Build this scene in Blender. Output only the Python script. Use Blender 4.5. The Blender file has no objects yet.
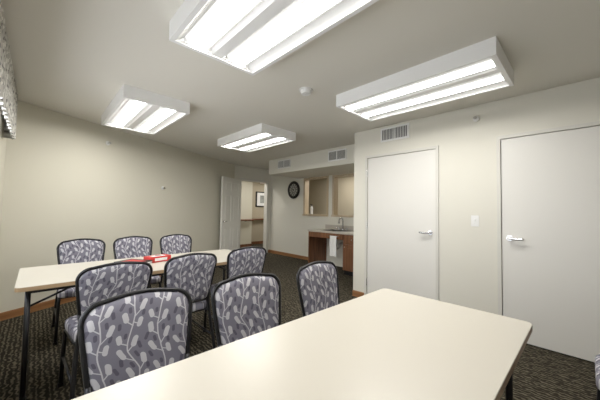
import bpy, math, random
from mathutils import Vector, Matrix
random.seed(4)
COL = bpy.context.scene.collection

# ------------------------------------------------------------------ materials
def mat(name, col, rough=0.6, metal=0.0, emit=0.0, ecol=None, bump=0.0, bscale=200, var=0.0):
    m = bpy.data.materials.new(name); m.use_nodes = True
    nt = m.node_tree; b = nt.nodes['Principled BSDF']
    b.inputs['Base Color'].default_value = (*col, 1)
    b.inputs['Roughness'].default_value = rough
    b.inputs['Metallic'].default_value = metal
    if emit:
        b.inputs['Emission Color'].default_value = (*(ecol or col), 1)
        b.inputs['Emission Strength'].default_value = emit
    if bump or var:
        tc = nt.nodes.new('ShaderNodeTexCoord')
        no = nt.nodes.new('ShaderNodeTexNoise'); no.inputs['Scale'].default_value = bscale
        no.inputs['Detail'].default_value = 3
        nt.links.new(tc.outputs['Object'], no.inputs['Vector'])
        if bump:
            bp = nt.nodes.new('ShaderNodeBump'); bp.inputs['Strength'].default_value = bump
            bp.inputs['Distance'].default_value = 0.002
            nt.links.new(no.outputs['Fac'], bp.inputs['Height'])
            nt.links.new(bp.outputs['Normal'], b.inputs['Normal'])
        if var:
            mx = nt.nodes.new('ShaderNodeMixRGB'); mx.blend_type = 'MIX'
            mx.inputs[1].default_value = (*[c*(1-var) for c in col], 1)
            mx.inputs[2].default_value = (*[min(1, c*(1+var)) for c in col], 1)
            nt.links.new(no.outputs['Fac'], mx.inputs[0])
            nt.links.new(mx.outputs[0], b.inputs['Base Color'])
    return m

def wood(name, c1, c2, axis='Z', rough=0.4):
    m = bpy.data.materials.new(name); m.use_nodes = True
    nt = m.node_tree; b = nt.nodes['Principled BSDF']; b.inputs['Roughness'].default_value = rough
    tc = nt.nodes.new('ShaderNodeTexCoord'); mp = nt.nodes.new('ShaderNodeMapping')
    s = {'X': (2, 30, 30), 'Y': (30, 2, 30), 'Z': (30, 30, 2)}[axis]
    mp.inputs['Scale'].default_value = s
    no = nt.nodes.new('ShaderNodeTexNoise'); no.inputs['Scale'].default_value = 1.0; no.inputs['Detail'].default_value = 5
    cr = nt.nodes.new('ShaderNodeValToRGB')
    cr.color_ramp.elements[0].position = .3; cr.color_ramp.elements[0].color = (*c1, 1)
    cr.color_ramp.elements[1].position = .7; cr.color_ramp.elements[1].color = (*c2, 1)
    nt.links.new(tc.outputs['Object'], mp.inputs['Vector']); nt.links.new(mp.outputs[0], no.inputs['Vector'])
    nt.links.new(no.outputs['Fac'], cr.inputs[0]); nt.links.new(cr.outputs[0], b.inputs['Base Color'])
    return m

def carpet():
    m = bpy.data.materials.new('carpet'); m.use_nodes = True
    nt = m.node_tree; b = nt.nodes['Principled BSDF']; b.inputs['Roughness'].default_value = .95
    b.inputs['Specular IOR Level'].default_value = .1
    tc = nt.nodes.new('ShaderNodeTexCoord')
    w = nt.nodes.new('ShaderNodeTexWave'); w.bands_direction = 'X'
    w.inputs['Scale'].default_value = 10; w.inputs['Distortion'].default_value = 5
    w.inputs['Detail'].default_value = 1.0; w.inputs['Detail Scale'].default_value = 2.5
    cr = nt.nodes.new('ShaderNodeValToRGB')
    cr.color_ramp.elements[0].position = .45; cr.color_ramp.elements[0].color = (.027, .0235, .017, 1)
    cr.color_ramp.elements[1].position = .85; cr.color_ramp.elements[1].color = (.135, .117, .084, 1)
    n = nt.nodes.new('ShaderNodeTexNoise'); n.inputs['Scale'].default_value = 22
    cr2 = nt.nodes.new('ShaderNodeValToRGB'); cr2.color_ramp.elements[0].position = .36; cr2.color_ramp.elements[1].position = .50
    mx = nt.nodes.new('ShaderNodeMixRGB'); mx.inputs[1].default_value = (.034, .030, .022, 1)
    L = nt.links
    L.new(tc.outputs['Object'], w.inputs['Vector']); L.new(tc.outputs['Object'], n.inputs['Vector'])
    L.new(w.outputs['Fac'], cr.inputs[0]); L.new(n.outputs['Fac'], cr2.inputs[0])
    L.new(cr2.outputs[0], mx.inputs[0]); L.new(cr.outputs[0], mx.inputs[2]); L.new(mx.outputs[0], b.inputs['Base Color'])
    return m

def fabric(name, plane, W=.105, H=.20, base=(.205, .198, .238), light=(.55, .54, .56), dark=(.118, .110, .142)):
    m = bpy.data.materials.new(name); m.use_nodes = True
    nt = m.node_tree; b = nt.nodes['Principled BSDF']; b.inputs['Roughness'].default_value = .85
    b.inputs['Specular IOR Level'].default_value = .25
    L = nt.links
    def M(op, a, b2=None):
        n = nt.nodes.new('ShaderNodeMath'); n.operation = op
        for i, v in enumerate((a, b2)):
            if v is None: continue
            if isinstance(v, (int, float)): n.inputs[i].default_value = v
            else: L.new(v, n.inputs[i])
        return n.outputs[0]
    tc = nt.nodes.new('ShaderNodeTexCoord'); sp = nt.nodes.new('ShaderNodeSeparateXYZ')
    L.new(tc.outputs['Object'], sp.inputs[0])
    oi = nt.nodes.new('ShaderNodeObjectInfo')
    x = sp.outputs['X']; y = sp.outputs[plane]
    x = M('ADD', M('ADD', x, 5.0), M('MULTIPLY', oi.outputs['Random'], .3))
    y = M('ADD', M('ADD', y, 5.0), M('MULTIPLY', oi.outputs['Random'], .47))
    x = M('ADD', x, M('MULTIPLY', M('SINE', M('MULTIPLY', y, 17.0)), .016))
    x = M('ADD', x, M('MULTIPLY', M('SINE', M('MULTIPLY', y, 41.0)), .004))
    cx = M('DIVIDE', x, W); ci = M('FLOOR', cx)
    px = M('MULTIPLY', M('FRACT', cx), W)
    py = M('MULTIPLY', M('FRACT', M('ADD', M('DIVIDE', y, H), M('MULTIPLY', ci, .37))), H)
    cb = nt.nodes.new('ShaderNodeCombineXYZ'); L.new(px, cb.inputs[0]); L.new(py, cb.inputs[1])
    P = cb.outputs[0]
    def cap(a, bb, r):
        ba = Vector((bb[0]-a[0], bb[1]-a[1], 0))
        s = nt.nodes.new('ShaderNodeVectorMath'); s.operation = 'SUBTRACT'; L.new(P, s.inputs[0]); s.inputs[1].default_value = (a[0], a[1], 0)
        d = nt.nodes.new('ShaderNodeVectorMath'); d.operation = 'DOT_PRODUCT'; L.new(s.outputs[0], d.inputs[0])
        d.inputs[1].default_value = ba/ba.length_squared
        c = nt.nodes.new('ShaderNodeClamp'); L.new(d.outputs['Value'], c.inputs[0])
        sc = nt.nodes.new('ShaderNodeVectorMath'); sc.operation = 'SCALE'; sc.inputs[0].default_value = ba; L.new(c.outputs[0], sc.inputs['Scale'])
        q = nt.nodes.new('ShaderNodeVectorMath'); q.operation = 'DISTANCE'; L.new(s.outputs[0], q.inputs[0]); L.new(sc.outputs[0], q.inputs[1])
        return M('LESS_THAN', q.outputs['Value'], r)
    t = .0024
    lightc = [((.05, 0), (.042, .06), t), ((.042, .06), (.058, .13), t), ((.058, .13), (.05, .2), t),
              ((.043, .05), (.02, .075), t*.8), ((.019, .08), (.013, .101), .0098),
              ((.048, .088), (.076, .108), t*.8), ((.078, .112), (.085, .133), .0098),
              ((.057, .128), (.035, .146), t*.8), ((.034, .150), (.028, .170), .0098),
              ((.046, .018), (.070, .036), t*.8), ((.072, .041), (.079, .061), .0098),
              ((.055, .150), (.08, .163), t*.8), ((.083, .167), (.089, .183), .009),
              ((.024, .018), (.02, .036), .009), ((.045,.03),(.024,.02), t*.8)]
    darkc = [((.095, .085), (.09, .10), .0065), ((.012, .135), (.016, .15), .0065), ((.06, .07), (.063, .082), .006),
             ((.03, .105), (.033, .118), .006), ((.012, .055), (.011, .065), .006), ((.066, .18), (.066, .188), .006), ((.092, .015), (.093, .028), .006)]
    def union(lst):
        o = None
        for c in lst:
            v = cap(*c); o = v if o is None else M('MAXIMUM', o, v)
        return o
    m1 = nt.nodes.new('ShaderNodeMixRGB'); m1.inputs[1].default_value = (*base, 1); m1.inputs[2].default_value = (*dark, 1)
    L.new(union(darkc), m1.inputs[0])
    m2 = nt.nodes.new('ShaderNodeMixRGB'); m2.inputs[2].default_value = (*light, 1)
    L.new(m1.outputs[0], m2.inputs[1]); L.new(union(lightc), m2.inputs[0])
    L.new(m2.outputs[0], b.inputs['Base Color'])
    return m

def lens_mat():
    m = bpy.data.materials.new('fixture_lens'); m.use_nodes = True
    nt = m.node_tree; b = nt.nodes['Principled BSDF']; b.inputs['Base Color'].default_value = (.8,.8,.8,1)
    L = nt.links
    tc = nt.nodes.new('ShaderNodeTexCoord'); sp = nt.nodes.new('ShaderNodeSeparateXYZ'); L.new(tc.outputs['Object'], sp.inputs[0])
    a = nt.nodes.new('ShaderNodeMath'); a.operation = 'ABSOLUTE'; L.new(sp.outputs['X'], a.inputs[0])
    s = nt.nodes.new('ShaderNodeMath'); s.operation = 'SUBTRACT'; L.new(a.outputs[0], s.inputs[0]); s.inputs[1].default_value = .1475
    a2 = nt.nodes.new('ShaderNodeMath'); a2.operation = 'ABSOLUTE'; L.new(s.outputs[0], a2.inputs[0])
    mr = nt.nodes.new('ShaderNodeMapRange'); mr.interpolation_type = 'SMOOTHSTEP'
    L.new(a2.outputs[0], mr.inputs['Value']); mr.inputs['From Min'].default_value = .025; mr.inputs['From Max'].default_value = .066
    mr.inputs['To Min'].default_value = 32; mr.inputs['To Max'].default_value = .45
    b.inputs['Emission Color'].default_value = (1, .975, .93, 1)
    L.new(mr.outputs[0], b.inputs['Emission Strength'])
    return m

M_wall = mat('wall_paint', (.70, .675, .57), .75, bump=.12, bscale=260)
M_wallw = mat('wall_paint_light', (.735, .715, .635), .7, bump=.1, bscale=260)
M_ceil = mat('ceiling_paint', (.75, .725, .655), .85, bump=.2, bscale=150)
M_beige = mat('wall_paint_beige', (.50, .44, .33), .8, bump=.1)
M_carpet = carpet()
M_base = wood('baseboard_wood', (.26, .12, .05), (.38, .19, .08), 'X')
M_cherry = wood('cherry_wood', (.13, .055, .026), (.25, .11, .052), 'Z')
M_oak = wood('pale_oak', (.50, .40, .27), (.60, .50, .36), 'Z')
M_door = mat('door_paint', (.77, .755, .71), .45)
M_doorw = mat('panel_door_white', (.82, .81, .76), .4)
M_frame = mat('door_frame_paint', (.68, .665, .61), .45)
M_gap = mat('dark_gap', (.03, .03, .03), .9)
M_chrome = mat('brushed_chrome', (.72, .72, .73), .22, 1.0)
M_black = mat('black_metal', (.018, .018, .02), .38, .3)
M_plast = mat('white_plastic', (.82, .82, .80), .4)
M_house = mat('fixture_enamel', (.88, .88, .87), .4)
M_lens = lens_mat()
M_lam = mat('cream_laminate', (.595, .56, .485), .3, var=.02, bscale=400)
M_edge = mat('tan_edge_band', (.36, .25, .14), .45)
M_counter = mat('counter_laminate', (.50, .46, .40), .35, var=.15, bscale=300)
M_steel = mat('sink_steel', (.6, .6, .6), .3, 1.0)
M_fb = fabric('branch_fabric_back', 'Z')
M_fs = fabric('branch_fabric_seat', 'Y')
M_val = fabric('valance_fabric', 'Z', base=(.55, .54, .50), light=(.8, .79, .74), dark=(.25, .24, .23))
M_red = mat('red_card', (.55, .03, .025), .45)
M_white = mat('white_paper', (.85, .85, .83), .6)
M_dark = mat('clock_dark_metal', (.025, .022, .02), .4, .4)
M_face = mat('clock_face', (.42, .40, .36), .5)
M_pic = mat('picture_print', (.35, .36, .33), .6, var=.6, bscale=6)
M_exit = mat('exit_red', (.9, .12, .06), .5, emit=1.2)
M_glass = mat('window_glass', (1, 1, 1), .0)
_b = M_glass.node_tree.nodes['Principled BSDF']; _b.inputs['Transmission Weight'].default_value = 1; _b.inputs['IOR'].default_value = 1.01
M_louv = mat('vent_shadow', (.12, .12, .12), .8)

# ------------------------------------------------------------------ mesh builder
class MB:
    def __init__(s): s.v = []; s.f = []; s.mi = []; s.sm = []; s.mats = []; s.M = Matrix.Identity(4)
    def m(s, mt):
        if mt not in s.mats: s.mats.append(mt)
        return s.mats.index(mt)
    def add(s, vs, fs, mt, smooth=False):
        o = len(s.v); k = s.m(mt)
        s.v += [tuple(s.M @ Vector(p)) for p in vs]
        for f in fs:
            s.f.append([i+o for i in f]); s.mi.append(k); s.sm.append(smooth)
    def box(s, a, b, mt):
        x0, x1 = sorted((a[0], b[0])); y0, y1 = sorted((a[1], b[1])); z0, z1 = sorted((a[2], b[2]))
        vs = [(x0,y0,z0),(x1,y0,z0),(x1,y1,z0),(x0,y1,z0),(x0,y0,z1),(x1,y0,z1),(x1,y1,z1),(x0,y1,z1)]
        s.add(vs, [(0,3,2,1),(4,5,6,7),(0,1,5,4),(1,2,6,5),(2,3,7,6),(3,0,4,7)], mt)
    def tube(s, pts, r, mt, n=10, closed=False):
        pts = [Vector(p) for p in pts]; N = len(pts); rings = []; up = None
        for i, p in enumerate(pts):
            if closed: t = (pts[(i+1) % N]-pts[i-1])
            else: t = pts[min(i+1, N-1)]-pts[max(i-1, 0)]
            t.normalize()
            if up is None:
                up = Vector((0,0,1)) if abs(t.z) < .9 else Vector((1,0,0))
            up = (up - t*up.dot(t)).normalized(); w = t.cross(up)
            rings.append([p + (up*math.cos(2*math.pi*k/n)+w*math.sin(2*math.pi*k/n))*r for k in range(n)])
        vs = [q for rg in rings for q in rg]; fs = []
        for i in range(N if closed else N-1):
            j = (i+1) % N
            for k in range(n):
                l = (k+1) % n; fs.append((i*n+k, i*n+l, j*n+l, j*n+k))
        if not closed:
            fs.append(tuple(range(n))[::-1]); fs.append(tuple((N-1)*n+k for k in range(n)))
        s.add(vs, fs, mt, True)
    def cyl(s, a, b, r, mt, n=24, r2=None):
        a = Vector(a); b = Vector(b); t = (b-a).normalized(); r2 = r if r2 is None else r2
        up = Vector((0,0,1)) if abs(t.z) < .9 else Vector((1,0,0)); up = (up-t*up.dot(t)).normalized(); w = t.cross(up)
        c = [(up*math.cos(2*math.pi*k/n)+w*math.sin(2*math.pi*k/n)) for k in range(n)]
        s.add([a+q*r for q in c]+[b+q*r2 for q in c], [(k, (k+1) % n, n+(k+1) % n, n+k) for k in range(n)], mt, True)
        s.add([a+q*r for q in c], [tuple(range(n))[::-1]], mt); s.add([b+q*r2 for q in c], [tuple(range(n))], mt)
    def prism(s, outline, z0, z1, mt, mside=None):
        n = len(outline)
        s.add([(x,y,z1) for x,y in outline], [tuple(range(n))], mt)
        s.add([(x,y,z0) for x,y in outline], [tuple(range(n))[::-1]], mside or mt)
        s.add([(x,y,z0) for x,y in outline]+[(x,y,z1) for x,y in outline], [(k,(k+1)%n,n+(k+1)%n,n+k) for k in range(n)], mside or mt, True)
    def pad(s, outline, depths, mapf, mt):
        cx = sum(p[0] for p in outline)/len(outline); cy = sum(p[1] for p in outline)/len(outline)
        n = len(outline); vs = []; fs = []
        for sc, of in depths:
            for x, y in outline: vs.append(mapf(cx+(x-cx)*sc, cy+(y-cy)*sc, of))
        R = len(depths)
        for i in range(R-1):
            for k in range(n):
                l = (k+1) % n; fs.append((i*n+k, i*n+l, (i+1)*n+l, (i+1)*n+k))
        vs.append(mapf(cx, cy, depths[0][1])); vs.append(mapf(cx, cy, depths[-1][1]))
        for k in range(n):
            l = (k+1) % n; fs.append((R*n, l, k)); fs.append((R*n+1, (R-1)*n+k, (R-1)*n+l))
        s.add(vs, fs, mt, True)
    def mesh(s, name):
        me = bpy.data.meshes.new(name); me.from_pydata(s.v, [], s.f)
        for m_ in s.mats: me.materials.append(m_)
        for i, p in enumerate(me.polygons): p.material_index = s.mi[i]; p.use_smooth = s.sm[i]
        me.update(); return me
    def obj(s, name, parent=None, bevel=0, world=None):
        me = s.mesh(name)
        o = bpy.data.objects.new(name, me); COL.objects.link(o)
        if world is not None: o.matrix_world = world
        if parent: o.parent = parent
        if bevel:
            bm = o.modifiers.new('bevel', 'BEVEL'); bm.width = bevel; bm.segments = 2; bm.limit_method = 'ANGLE'
        return o

def rrect(x0, y0, x1, y1, r, n=8):
    pts = []
    for cx, cy, a0 in ((x1-r,y1-r,0),(x0+r,y1-r,90),(x0+r,y0+r,180),(x1-r,y0+r,270)):
        for i in range(n+1):
            a = math.radians(a0+90*i/n); pts.append((cx+r*math.cos(a), cy+r*math.sin(a)))
    return pts

H = 2.44
def wall(name, p0, p1, th, mt, openings=(), z0=0, z1=H, back=False):
    """interior face on the line p0->p1, thickness to the LEFT of the direction"""
    p0 = Vector(p0); p1 = Vector(p1); d = p1-p0; Ln = d.length; a = math.atan2(d.y, d.x)
    b = MB()
    s = 0.0
    for (s0, s1, a0, a1) in sorted(openings):
        if s0 > s: b.box((s,0,z0),(s0,th,z1), mt)
        if a0 > z0: b.box((s0,0,z0),(s1,th,a0), mt)
        if a1 < z1: b.box((s0,0,a1),(s1,th,z1), mt)
        s = s1
    if s < Ln: b.box((s,0,z0),(Ln,th,z1), mt)
    if back: b.box((0,th,z0),(Ln,th+.05,z1), mt)  # added unseen panel, blocks outside light leaking in around the doors
    return b.obj(name, world=Matrix.Translation((p0.x, p0.y, 0)) @ Matrix.Rotation(a, 4, 'Z'))

UW, UR, UK = -.27, 3.45, 5.0
VN, VC, VD = -1.7, 2.434, 6.5
EW0 = (UW, 4.40); EW1 = (3.78, VD)

b = MB(); b.box((-1, -2.4, -.08), (8.8, 9.2, 0), M_carpet); b.obj('floor')
b = MB(); b.box((-1, -2.4, H), (8.8, 9.2, H+.08), M_ceil); b.obj('ceiling')

WV0, WV1, WZ0, WZ1 = .5, 3.7, .75, 2.12
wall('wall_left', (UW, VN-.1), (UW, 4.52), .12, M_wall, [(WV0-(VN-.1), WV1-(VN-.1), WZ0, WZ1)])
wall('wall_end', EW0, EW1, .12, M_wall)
wall('wall_far', (EW1[0]-.02, VD), (UK+.12, VD), .12, M_wallw, [(.20, 1.11, 0, 2.06)])
wall('wall_kitchen', (UK, VD), (UK, VC), .12, M_wallw, [(VD-5.08, VD-4.26, 1.16, 2.06), (VD-4.12, VD-3.1, 1.16, 2.06)])
wall('wall_recess_side', (UR+.17, VC), (UK+.1, VC), -.1, M_wallw)
DTOP = 2.06
D1 = (2.235, 1.22); D2 = (.65, -.345)
wall('wall_right', (UR, VC), (UR, VN-.1), .12, M_wallw, [(VC-D1[0], VC-D1[1], 0, DTOP), (VC-D2[0], VC-D2[1], 0, DTOP)], back=True)
wall('wall_near', (UR+.12, VN), (UW-.1, VN), .12, M_wallw)
b = MB(); b.box((4.0, VC, 2.10), (UK, 5.29, H), M_wallw); b.obj('soffit')
wall('wall_back_room', (6.5, VD+.12), (6.5, VC-.1), .1, M_beige)
wall('wall_back_room_side', (UK+.12, VC-.1), (6.6, VC-.1), -.1, M_beige)
wall('wall_hall_near', (UK+.12, VD+.12), (8.6, VD+.12), -.12, M_beige)
wall('wall_hall_back', (2.4, 8.4), (8.6, 8.4), .1, M_beige)
wall('wall_hall_side', (8.5, 8.5), (8.5, 6.5), .1, M_beige)
wall('wall_hall_end', (2.6, 6.0), (2.6, 8.5), .1, M_beige)
b = MB(); b.box((2.6, 7.9, 0), (5.3, 8.4, H), M_wall); b.obj('wall_hall_jog')
b = MB(); b.cyl((5.36, 8.31, .9), (8.4, 8.31, .9), .03, M_cherry, 12); b.box((5.36, 8.33, .87), (8.4, 8.37, .93), M_cherry)
for u in (5.6, 6.8, 8.0): b.box((u, 8.3, .86), (u+.03, 8.4, .9), M_black)
b.obj('handrail')
b = MB(); b.cyl((3.2, 7.81, .9), (5.3, 7.81, .9), .03, M_cherry, 12); b.box((3.2, 7.83, .87), (5.3, 7.86, .93), M_cherry)
for u in (3.5, 5.0): b.box((u, 7.8, .86), (u+.03, 7.9, .9), M_black)
b.obj('handrail')
b = MB()
b.box((5.78, 8.37, 1.36), (6.5, 8.40, 1.92), M_black); b.box((5.82, 8.362, 1.40), (6.46, 8.372, 1.88), M_white)
b.box((5.95, 8.356, 1.5), (6.33, 8.364, 1.78), M_pic); b.obj('framed_picture')
b = MB(); b.box((5.2, 7.3, 2.10), (5.5, 7.33, 2.29), M_plast); b.box((5.22, 7.29, 2.13), (5.48, 7.30, 2.26), M_exit)
b.box((5.33, 7.3, 2.29), (5.37, 7.33, H), M_plast); b.obj('exit_sign')

def baseboard(name, p0, p1, h=.085, th=.014, mt=M_base):
    p0 = Vector(p0); p1 = Vector(p1); d = p1-p0
    b = MB(); b.box((0,0,0),(d.length,-th,h-.008), mt); b.box((0,0,h-.008),(d.length,-th*.6,h), mt)
    o = b.obj(name); o.location = (p0.x, p0.y, 0); o.rotation_euler = (0,0,math.atan2(d.y,d.x)); return o
baseboard('baseboard_left', (UW, VN), (UW, 4.40))
baseboard('baseboard_end', EW0, (3.77, 6.495))
baseboard('baseboard_kitchen', (UK, VD), (UK, 4.4))
baseboard('baseboard_far', (4.94, VD), (UK, VD))
baseboard('baseboard_right', (UR, VC), (UR, D1[0]+.005))
baseboard('baseboard_right', (UR, D1[1]-.005), (UR, D2[0]+.005))
baseboard('baseboard_right', (UR, D2[1]-.005), (UR, VN))
baseboard('baseboard_near', (UR, VN), (UW, VN))
baseboard('baseboard_hall', (5.3, 8.4), (8.5, 8.4), .1, .014, M_cherry)
baseboard('baseboard_hall', (2.7, 7.9), (5.3, 7.9), .1, .014, M_cherry)

# ------------------------------------------------------------------ closet doors
def lever(b, u, v, z, dirv):
    b.cyl((u,v,z),(u-.012,v,z),.028,M_chrome,24)
    b.cyl((u-.012,v,z),(u-.05,v,z),.011,M_chrome,12)
    pts = [(u-.05, v+dirv*t, z-.006*math.sin(t/.11*math.pi)) for t in (0,.02,.04,.06,.08,.10,.115)]
    b.tube([(u-.048, v-dirv*.008, z)]+pts, .0115, M_chrome, 10)
def closet_door(name, va, vb, handle_v, dirv, hinge_v, hz):
    b = MB(); u = UR
    f = .035
    b.box((u-.010, va-.002, 0), (u+.11, va-f, DTOP-f), M_frame)
    b.box((u-.010, vb+.002, 0), (u+.11, vb+f, DTOP-f), M_frame)
    b.box((u-.010, va-.002, DTOP-f), (u+.11, vb+.002, DTOP-.002), M_frame)
    b.box((u+.07, va-f, .001), (u+.10, vb+f, DTOP-f), M_gap)
    b.box((u+.004, va-f-.005, .012), (u+.048, vb+f+.005, DTOP-f-.005), M_door)
    lever(b, u+.004, handle_v, hz, dirv)
    for z in (.25, 1.05, 1.82):
        b.cyl((u-.004, hinge_v, z-.05), (u-.004, hinge_v, z+.05), .007, M_chrome, 10)
    return b.obj(name)
closet_door('door_1', D1[0], D1[1], 1.32, 1, D1[0]-.037, 1.01)
closet_door('door_2', D2[0], D2[1], .545, -1, D2[1]+.037, 1.01)

b = MB(); c = .05; du = -.02
for u0, u1 in ((4.0-c, 4.0+.015), (4.9-.015, 4.9+c)): b.box((u0+du, VD-.015, 0), (u1+du, VD+.135, 2.045), M_frame)
b.box((4.0-c+du, VD-.015, 2.045), (4.9+c+du, VD+.135, 2.06+c), M_frame); b.obj('trim_doorway')
b = MB(); Wd, Hd = .87, 2.03
b.box((0,-.012,0),(Wd,.012,Hd), M_doorw)
st = .11; rows = [(0,.22),(.80,.95),(1.58,1.70),(Hd-.12,Hd)]
for sgn in (-1, 1):
    y0, y1 = (.012, .024) if sgn > 0 else (-.024, -.012)
    for xa, xb in ((0, st), (Wd/2-.05, Wd/2+.05), (Wd-st, Wd)): b.box((xa,y0,0),(xb,y1,Hd), M_doorw)
    for za, zb in rows:
        b.box((st,y0,za),(Wd/2-.05,y1,zb), M_doorw); b.box((Wd/2+.05,y0,za),(Wd-st,y1,zb), M_doorw)
    for za, zb in ((.22,.80),(.95,1.58),(1.70,Hd-.12)):
        for xa, xb in ((st, Wd/2-.05), (Wd/2+.05, Wd-st)):
            yy = (.012,.019) if sgn > 0 else (-.019,-.012)
            b.box((xa+.04,yy[0],za+.04),(xb-.04,yy[1],zb-.04), M_doorw)
    b.cyl((Wd-.06, sgn*.02, .95), (Wd-.06, sgn*.035, .95), .028, M_chrome, 20)
    b.tube([(Wd-.06, sgn*.035, .95), (Wd-.06, sgn*.06, .95), (Wd-.075, sgn*.062, .95), (Wd-.16, sgn*.062, .95)], .009, M_chrome, 8)
o = b.obj('door_3'); o.location = (3.93, VD-.055, .008); o.rotation_euler = (0,0,math.radians(180+29.5))

# ------------------------------------------------------------------ windows
b = MB(); t = .05; uo = UW-.12
for z0, z1 in ((WZ0, WZ0+t), (WZ1-t, WZ1)): b.box((uo+.02, WV0, z0), (UW-.02, WV1, z1), M_plast)
nv = 3
for i in range(nv+1):
    v = WV0+(WV1-WV0-t)*i/nv; b.box((uo+.02, v, WZ0+t), (UW-.02, v+t, WZ1-t), M_plast)
b.box((uo+.05, WV0+.02, WZ0+.02), (uo+.056, WV1-.02, WZ1-.02), M_glass)
b.box((UW-.02, WV0-.05, WZ0-.03), (UW+.035, WV1+.05, WZ0), M_plast)
b.obj('window_1')
b = MB()
n = 260; v0, v1 = .35, 4.05; vs = []; fs = []
zz = [1.92, 1.93, 2.1, 2.25, 2.36, 2.42]
for z in zz:
    for i in range(n+1):
        v = v0+(v1-v0)*i/n; amp = .012*(1-(z-1.92)/.6)
        vs.append((v, -(.075+amp*math.sin(v*48)+.004*math.sin(v*113)), z))
for j in range(len(zz)-1):
    for i in range(n): a = j*(n+1)+i; fs.append((a, a+1, a+n+2, a+n+1))
b.add(vs, fs, M_val, True)
b.box((v1-.004, 0, 1.93), (v1, -.085, 2.42), M_val); b.box((v0, 0, 1.93), (v0+.004, -.085, 2.42), M_val)
b.box((v0, 0, 2.40), (v1, -.07, 2.42), M_val)
o = b.obj('window_valance'); o.location = (UW, 0, 0); o.rotation_euler = (0,0,math.radians(90))

def passwin(name, va, vb):
    b = MB(); t = .04
    for s, e in ((va-t, va+.015), (vb-.015, vb+t)): b.box((UK-.015, s, 1.165), (UK+.13, e, 2.045), M_oak)
    b.box((UK-.015, va-t, 2.045), (UK+.13, vb+t, 2.09), M_oak)
    b.box((UK-.04, va-t, 1.12), (UK+.14, vb+t, 1.165), M_oak)
    b.obj(name)
passwin('window_2', 4.26+.03, 5.08-.03)
passwin('window_3', 3.1+.03, 4.12-.03)
# soap bottle on the pass-through sill
b = MB(); b.cyl((0,0,0),(0,0,.16),.035,M_plast,20); b.cyl((0,0,.16),(0,0,.20),.035,M_plast,20,r2=.012); b.cyl((0,0,.20),(0,0,.235),.010,M_dark,12); b.box((-.05,-.008,.235),(.012,.008,.25),M_dark)
o = b.obj('soap_dispenser'); o.location = (UK+.06, 4.86, 1.166)

# ------------------------------------------------------------------ ceiling fixtures
def fixture():
    b = MB(); hw, hl, d, rim, th = .32, .635, .125, .028, .006
    z0 = -d
    b.box((-hw,-hl,z0+th),(-hw+th,hl,0),M_house); b.box((hw-th,-hl,z0+th),(hw,hl,0),M_house)
    b.box((-hw+th,-hl,z0+th),(hw-th,-hl+th,0),M_house); b.box((-hw+th,hl-th,z0+th),(hw-th,hl,0),M_house)
    b.box((-hw,-hl,z0),(-hw+rim,hl,z0+th),M_house); b.box((hw-rim,-hl,z0),(hw,hl,z0+th),M_house)
    b.box((-hw+rim,-hl,z0),(hw-rim,-hl+rim,z0+th),M_house); b.box((-hw+rim,hl-rim,z0),(hw-rim,hl,z0+th),M_house)
    b.box((-hw+th,-hl+th,-.02),(hw-th,hl-th,-.005),M_house)
    def strip(xa, za, xb, zb):
        L = hl-.01
        b.add([(xa,-L,za),(xb,-L,zb),(xb,L,zb),(xa,L,za)],[(0,1,2,3)],M_house)
    strip(-.035,z0+.02,.035,z0+.02); strip(.035,z0+.02,.06,z0+.045); strip(-.06,z0+.045,-.035,z0+.02)
    strip(.235,z0+.045,.293,z0+.006); strip(-.293,z0+.006,-.235,z0+.045)
    for s in (-1, 1):
        cx = s*.1475; R = .0875; n = 14; vs = []; L = hl-.035
        for i in range(n+1):
            a = math.pi*i/n; x = cx-R*math.cos(a); z = z0+.045-.030*math.sin(a)
            vs += [(x,-L,z),(x,L,z)]
        b.add(vs, [(2*i, 2*i+1, 2*i+3, 2*i+2) for i in range(n)], M_lens, True)
        for e in (-L, L):
            b.box((cx-R-.004, e-.006, z0+.012), (cx+R+.004, e+.006, z0+.06), M_house)
    return b.mesh('ceiling_light_fixture')
FM = fixture()
for u, v, sy in ((.885,1.175,1.02),(2.495,1.085,1.07),(.88,3.71,1),(2.50,3.705,1),(5.75,4.3,1),(6.3,7.4,1),(4.0,7.2,1)):  # last three are unseen, added to brighten the back room and hall
    o = bpy.data.objects.new('ceiling_light_fixture', FM); COL.objects.link(o); o.location = (u, v, H); o.scale = (1, sy, 1)
    if (u, v) == (6.3, 7.4) or (u, v) == (4.0, 7.2): o.rotation_euler = (0,0,math.pi/2)

b = MB(); b.cyl((0,0,0),(0,0,-.012),.066,M_plast,32); b.cyl((0,0,-.012),(0,0,-.045),.055,M_plast,32,r2=.045); b.cyl((0,0,-.045),(0,0,-.05),.015,M_plast,16)
o = b.obj('smoke_detector'); o.location = (1.87, 1.90, H)
def sprinkler(M):
    b = MB()
    b.cyl((0,0,0),(0,-.008,0),.032,M_plast,24); b.cyl((0,-.008,0),(0,-.04,0),.01,M_chrome,12)
    b.cyl((0,-.05,0),(0,-.053,0),.018,M_chrome,16)
    for s in (-1,1): b.tube([(s*.009,-.03,0),(s*.016,-.04,0),(s*.004,-.052,0)],.003,M_chrome,6)
    b.obj('sprinkler_head', world=M)
ea = math.atan2(EW1[1]-EW0[1], EW1[0]-EW0[0])
def onend(s, z): return Matrix.Translation((EW0[0]+math.cos(ea)*s, EW0[1]+math.sin(ea)*s, z)) @ Matrix.Rotation(ea,4,'Z')
sprinkler(onend(1.12, 2.2)); sprinkler(onend(2.17, 1.62))
sprinkler(Matrix.Translation((UR, .83, 2.29)) @ Matrix.Rotation(-math.pi/2,4,'Z'))
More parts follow.
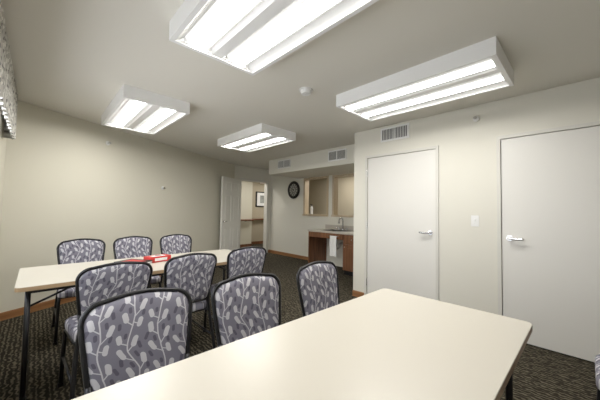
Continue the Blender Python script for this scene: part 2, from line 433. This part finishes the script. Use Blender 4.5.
def vent(u, va, vb, z0, z1):
    b = MB(); lo, hi = sorted((va, vb)); w = hi-lo; h = z1-z0
    b.box((0, 0, 0), (-.008, w, h), M_plast)
    b.box((-.0085, .025, .025), (-.0095, w-.025, h-.025), M_louv)
    k = int((w-.05)/.022)
    for i in range(k+1):
        v = .025+(w-.05)*i/k; b.box((-.008, v-.0035, .02), (-.016, v+.0035, h-.02), M_plast)
    b.box((-.008, w/2-.008, .02), (-.017, w/2+.008, h-.02), M_plast)
    o = b.obj('air_vent'); o.location = (u, lo, z0)
vent(UR, 1.58, 1.99, 2.22, 2.41); vent(4.0, 2.99, 3.42, 2.19, 2.39); vent(4.0, 4.50, 4.94, 2.20, 2.39)
b = MB(); b.box((0, -.037, -.06), (-.006, .037, .06), M_plast); b.box((-.006, -.01, -.02), (-.012, .01, .02), M_white); b.box((-.012,-.004,-.002),(-.02,.004,.01),M_white)
o = b.obj('light_switch', bevel=.001); o.location = (UR, .848, 1.17)

b = MB()
b.cyl((0,0,0),(0,0,.03),.17,M_face,40)
def ring(r, rr): b.tube([(r*math.cos(2*math.pi*i/48), r*math.sin(2*math.pi*i/48), .028) for i in range(48)], rr, M_dark, 8, True)
ring(.19,.03); ring(.225,.012); ring(.075,.008)
for i in range(12):
    a = math.pi*i/6; b.tube([(.10*math.cos(a),.10*math.sin(a),.034),(.155*math.cos(a),.155*math.sin(a),.034)],.009,M_dark,6)
b.tube([(0,0,.04),(-.10,.02,.04)],.006,M_dark,6); b.tube([(0,0,.042),(.05,.10,.042)],.005,M_dark,6); b.cyl((0,0,.03),(0,0,.046),.02,M_dark,16)
b.obj('wall_clock', world=Matrix.Translation((UK, 5.46, 1.80)) @ Matrix.Rotation(-math.pi/2, 4, 'Y'))

# ------------------------------------------------------------------ kitchenette
K = bpy.data.objects.new('sink_vanity_cabinet', None); COL.objects.link(K)
CU0, CV0, CV1, CZ = 4.40, VC+.005, 4.32, .83
sv0, sv1, su0, su1 = 3.50, 3.98, 4.50, 4.84
b = MB()
b.box((CU0-.02, CV0, CZ-.035), (su0, CV1, CZ), M_counter); b.box((su1, CV0, CZ-.035), (UK-.002, CV1, CZ), M_counter)
b.box((su0, CV0, CZ-.035), (su1, sv0, CZ), M_counter); b.box((su0, sv1, CZ-.035), (su1, CV1, CZ), M_counter)
b.box((UK-.022, CV0, CZ), (UK-.002, CV1, CZ+.10), M_counter); b.obj('countertop', K)
b = MB()
for a_, c_ in (((su0,sv0,CZ-.16),(su1,sv1,CZ-.15)),((su0-.006,sv0,CZ-.16),(su0,sv1,CZ+.003)),((su1,sv0,CZ-.16),(su1+.006,sv1,CZ+.003)),((su0,sv0-.006,CZ-.16),(su1,sv0,CZ+.003)),((su0,sv1,CZ-.16),(su1,sv1+.006,CZ+.003))): b.box(a_, c_, M_steel)
b.tube([(x, y, CZ+.003) for x, y in rrect(su0-.02, sv0-.02, su1+.02, sv1+.02, .03)], .005, M_steel, 6, True)
b.obj('sink_basin', K)
b = MB()
b.box((CU0, CV1-.03, 0), (UK-.003, CV1-.01, CZ-.035), M_cherry)
b.box((CU0, 3.37, CZ-.15), (CU0+.02, CV1-.03, CZ-.035), M_cherry)
b.box((CU0+.02, 3.35, .09), (UK-.003, 3.37, CZ-.035), M_cherry)
b.box((CU0+.02, CV0, .09), (CU0+.04, 3.35, CZ-.035), M_cherry)
b.box((CU0+.07, CV0, 0), (CU0+.09, 3.37, .09), M_black)
b.box((CU0+.04, CV0, .09), (UK-.003, 3.35, .11), M_cherry)
for va, vb in ((2.93, 3.34), (2.47, 2.90)):
    b.box((CU0, va, .13), (CU0+.02, vb, .60), M_cherry); b.box((CU0, va, .63), (CU0+.02, vb, CZ-.05), M_cherry)
    b.box((CU0-.006, va+.06, .19), (CU0, vb-.06, .54), M_cherry)
    for z in (.70,): b.cyl((CU0,(va+vb)/2,z),(CU0-.025,(va+vb)/2,z),.012,M_chrome,12)
    b.cyl((CU0,vb-.04,.55),(CU0-.025,vb-.04,.55),.012,M_chrome,12)
b.obj('cabinet', K)
b = MB()
b.tube([(4.67,3.74,.67),(4.67,3.74,.48),(4.70,3.74,.44),(4.75,3.74,.46),(4.77,3.74,.52),(4.80,3.74,.55),(4.99,3.74,.55)],.02,M_plast,10)
b.obj('drain_pipe', K)
b = MB()
b.cyl((4.90,3.74,CZ),(4.90,3.74,CZ+.03),.032,M_chrome,20)
pts = [(4.90,3.74,CZ+.03),(4.90,3.74,CZ+.2)]+[(4.83+.07*math.cos(a),3.74,CZ+.2+.07*math.sin(a)) for a in [math.pi*i/8 for i in range(1,9)]]+[(4.76,3.74,CZ+.15)]
b.tube(pts,.015,M_chrome,10)
for s in (-.1,.1):
    b.cyl((4.90,3.74+s,CZ),(4.90,3.74+s,CZ+.05),.018,M_chrome,14); b.tube([(4.90,3.74+s,CZ+.05),(4.88,3.74+s*1.6,CZ+.065)],.009,M_chrome,8)
b.obj('faucet', K)
b = MB()
b.tube([(CU0-.03,3.44,.74),(CU0-.03,3.72,.74)],.006,M_chrome,8)
for v in (3.45,3.71): b.tube([(CU0,v,.74),(CU0-.03,v,.74)],.006,M_chrome,8)
vs = []; fs = []; n = 16
for j, z in enumerate((.34,.5,.7,.748)):
    for i in range(n+1): vs.append((CU0-.04+.006*math.sin(i*1.4)*(1-j/4), 3.49+.17*i/n, z))
for j in range(3):
    for i in range(n): a = j*(n+1)+i; fs.append((a,a+1,a+n+2,a+n+1))
b.add(vs, fs, M_white, True); b.obj('hand_towel', K)

# ------------------------------------------------------------------ tables
def table(loc, Lx=1.83, Wy=.76):
    E = bpy.data.objects.new('folding_table', None); COL.objects.link(E); E.location = loc
    b = MB(); hx, hy, z = Lx/2, Wy/2, .745
    b.prism(rrect(-hx,-hy,hx,hy,.035), z-.028, z-.003, M_lam, M_edge)
    b.prism(rrect(-hx+.001,-hy+.001,hx-.001,hy-.001,.034), z-.003, z, M_lam)
    b.obj('tabletop', E)
    b = MB()
    b.box((-hx+.06,-hy+.05,z-.055),(hx-.06,-hy+.07,z-.029),M_black); b.box((-hx+.06,hy-.07,z-.055),(hx-.06,hy-.05,z-.029),M_black)
    for s in (-1,1):
        x = s*(hx-.06); y0 = hy-.085
        for sy in (-1,1):
            b.tube([(x,sy*y0,z-.03),(x,sy*y0,.02)],.014,M_black,10); b.cyl((x,sy*y0,0),(x,sy*y0,.03),.018,M_black,12)
        b.tube([(x,-y0,z-.045),(x,y0,z-.045)],.012,M_black,8); b.tube([(x,-y0,.16),(x,y0,.16)],.011,M_black,8)
        b.tube([(x,0,.52),(x-s*.42,0,z-.04)],.008,M_black,8); b.tube([(x,-y0,.52),(x,y0,.52)],.009,M_black,8)
        b.tube([(x-s*.42,-hy+.06,z-.04),(x-s*.42,hy-.06,z-.04)],.009,M_black,8)
    b.obj('folding_legs', E)
    return E
table((.780, .563, 0)); table((.835, 2.80, 0))

b = MB(); b.box((-.10,-.06,0),(.10,.06,.05),M_red); b.box((-.06,-.0605,.012),(.06,-.0595,.038),M_white); b.box((-.06,-.035,.05),(.06,.035,.0508),M_white); b.box((-.02,-.02,.0508),(.03,.02,.0514),M_dark)
o = b.obj('card_game_box', bevel=.002); o.location = (.85, 2.84, .746); o.rotation_euler = (0,0,.25)
b = MB()
for i in range(5):
    b.M = Matrix.Rotation(.08*math.sin(i*2.3),4,'Z'); b.box((-.09,-.12,i*.006),(.09,.12,i*.006+.0052),(M_white,M_dark,M_white,M_face,M_dark)[i])
b.box((-.06,-.09,.0292),(.05,.07,.031),M_red)
o = b.obj('magazine_stack'); o.location = (.64, 2.80, .746); o.rotation_euler = (0,0,.5)

# ------------------------------------------------------------------ banquet chairs (front = +y)
def lean(z):
    return .045 - (z-.46)*.20 if z > .46 else .045
def back_outline(n=14, grow=0.0):
    g = grow; pts = []
    zb, zt = .50-g, .888+g; wb, wm = .160+g, .196+g
    pts.append((wb-.03, zb)); pts.append((wb-.008, zb+.01)); pts.append((wb, zb+.035))
    for i in range(1,6): f = i/6; pts.append((wb+(wm-wb)*f**.8, zb+.035+(.270)*f))
    r = .07
    for i in range(0, n+1):
        a = math.pi/2*i/n
        pts.append((wm-r+r*math.cos(a), zt-.016-r+ r*math.sin(a)))
    for i in range(1,4): f = i/4; pts.append(((wm-r)*(1-f), zt-.016+.016*math.sin(f*math.pi/2)))
    R = pts; Lf = [(-x,z) for x,z in reversed(pts)]
    return R+[(0,zt)]+Lf
def chair_meshes():
    ms = {}
    b = MB(); o = back_outline()
    def mf(x, z, off): return (x, lean(z)+off+ .9*x*x*0.25, z)
    b.pad(o, [(.0001,.026),(.5,.025),(.8,.022),(.93,.016),(.985,.007),(1,0),(.985,-.007),(.93,-.014),(.8,-.018),(.5,-.020),(.0001,-.020)], mf, M_fb)
    ms['back_cushion'] = b.mesh('back_cushion')
    b = MB(); so = []
    for x, y in rrect(-.21, .055, .21, .465, .07, 10):
        f = 1-.12*(1-(y-.055)/.41); so.append((x*f, y))
    def ms_(x, y, off): return (x, y, .44+off-.25*max(0,(y-.40))**2*10*.3)
    b.pad(so, [(.0001,-.035),(.9,-.035),(.985,-.03),(1,-.02),(1,.005),(.985,.020),(.93,.032),(.8,.040),(.5,.044),(.0001,.046)], ms_, M_fs)
    ms['seat_cushion'] = b.mesh('seat_cushion')
    b = MB(); o2 = back_outline(grow=.006)
    b.tube([(x, lean(z)+.9*x*x*.25+.002, z) for x, z in o2], .0095, M_black, 8, True)
    for s in (-1,1):
        b.tube([(s*.176, lean(.60)+.010, .60),(s*.168, lean(.52)+.008,.52),(s*.175,.046,.45),(s*.185,.035,.36),(s*.198,-.01,.18),(s*.203,-.055,.012)], .0125, M_black, 10)
        b.tube([(s*.175,.046,.405),(s*.185,.2,.398),(s*.193,.40,.398),(s*.195,.435,.385),(s*.198,.440,.35),(s*.203,.45,.18),(s*.207,.455,.012)], .0125, M_black, 10)
        b.tube([(s*.198,-.005,.20),(s*.203,.447,.20)], .008, M_black, 8)
        for y, x in ((-.055,.203),(.455,.207)): b.cyl((s*x,y,0),(s*x,y,.022),.017,M_black,12)
    b.tube([(-.19,.40,.398),(.19,.40,.398)],.010,M_black,8); b.tube([(-.18,.09,.398),(.18,.09,.398)],.010,M_black,8)
    ms['frame'] = b.mesh('frame'); return ms
CM = chair_meshes()
def chair(u, v, rz):
    E = bpy.data.objects.new('banquet_chair', None); COL.objects.link(E); E.location = (u, v, 0); E.rotation_euler = (0,0,math.radians(rz))
    for k, me in CM.items():
        o = bpy.data.objects.new(k, me); COL.objects.link(o); o.parent = E
for u, v, r in ((.335,1.28,180),(.84,1.25,177),(1.405,1.26,182)): chair(u, v, r)
for u, v, r in ((.39,2.11,2),(.905,2.18,1),(1.465,2.25,-3)): chair(u, v, r)
for u, v, r in ((.375,3.80,180),(.87,3.82,178),(1.375,3.82,181)): chair(u, v, r)
for u, v, r in ((1.42,-.33,0),(2.17,-.48,0)): chair(u, v, r)

# ------------------------------------------------------------------ daylight + camera
w = bpy.data.worlds.new('World'); bpy.context.scene.world = w; w.use_nodes = True
bg = w.node_tree.nodes['Background']; bg.inputs['Color'].default_value = (.92,.95,1,1); bg.inputs['Strength'].default_value = 4

cam = bpy.data.cameras.new('camera'); co = bpy.data.objects.new('camera', cam); COL.objects.link(co)
cam.lens = 16.5; cam.sensor_width = 36; cam.clip_start = .02
R = Matrix.Rotation(math.radians(-43.7),4,'Z') @ Matrix.Rotation(math.radians(90+2.19),4,'X') @ Matrix.Rotation(math.radians(1.0),4,'Z')
co.matrix_world = Matrix.Translation((0,0,1.25)) @ R
bpy.context.scene.camera = co
bpy.context.scene.view_settings.view_transform = 'Standard'
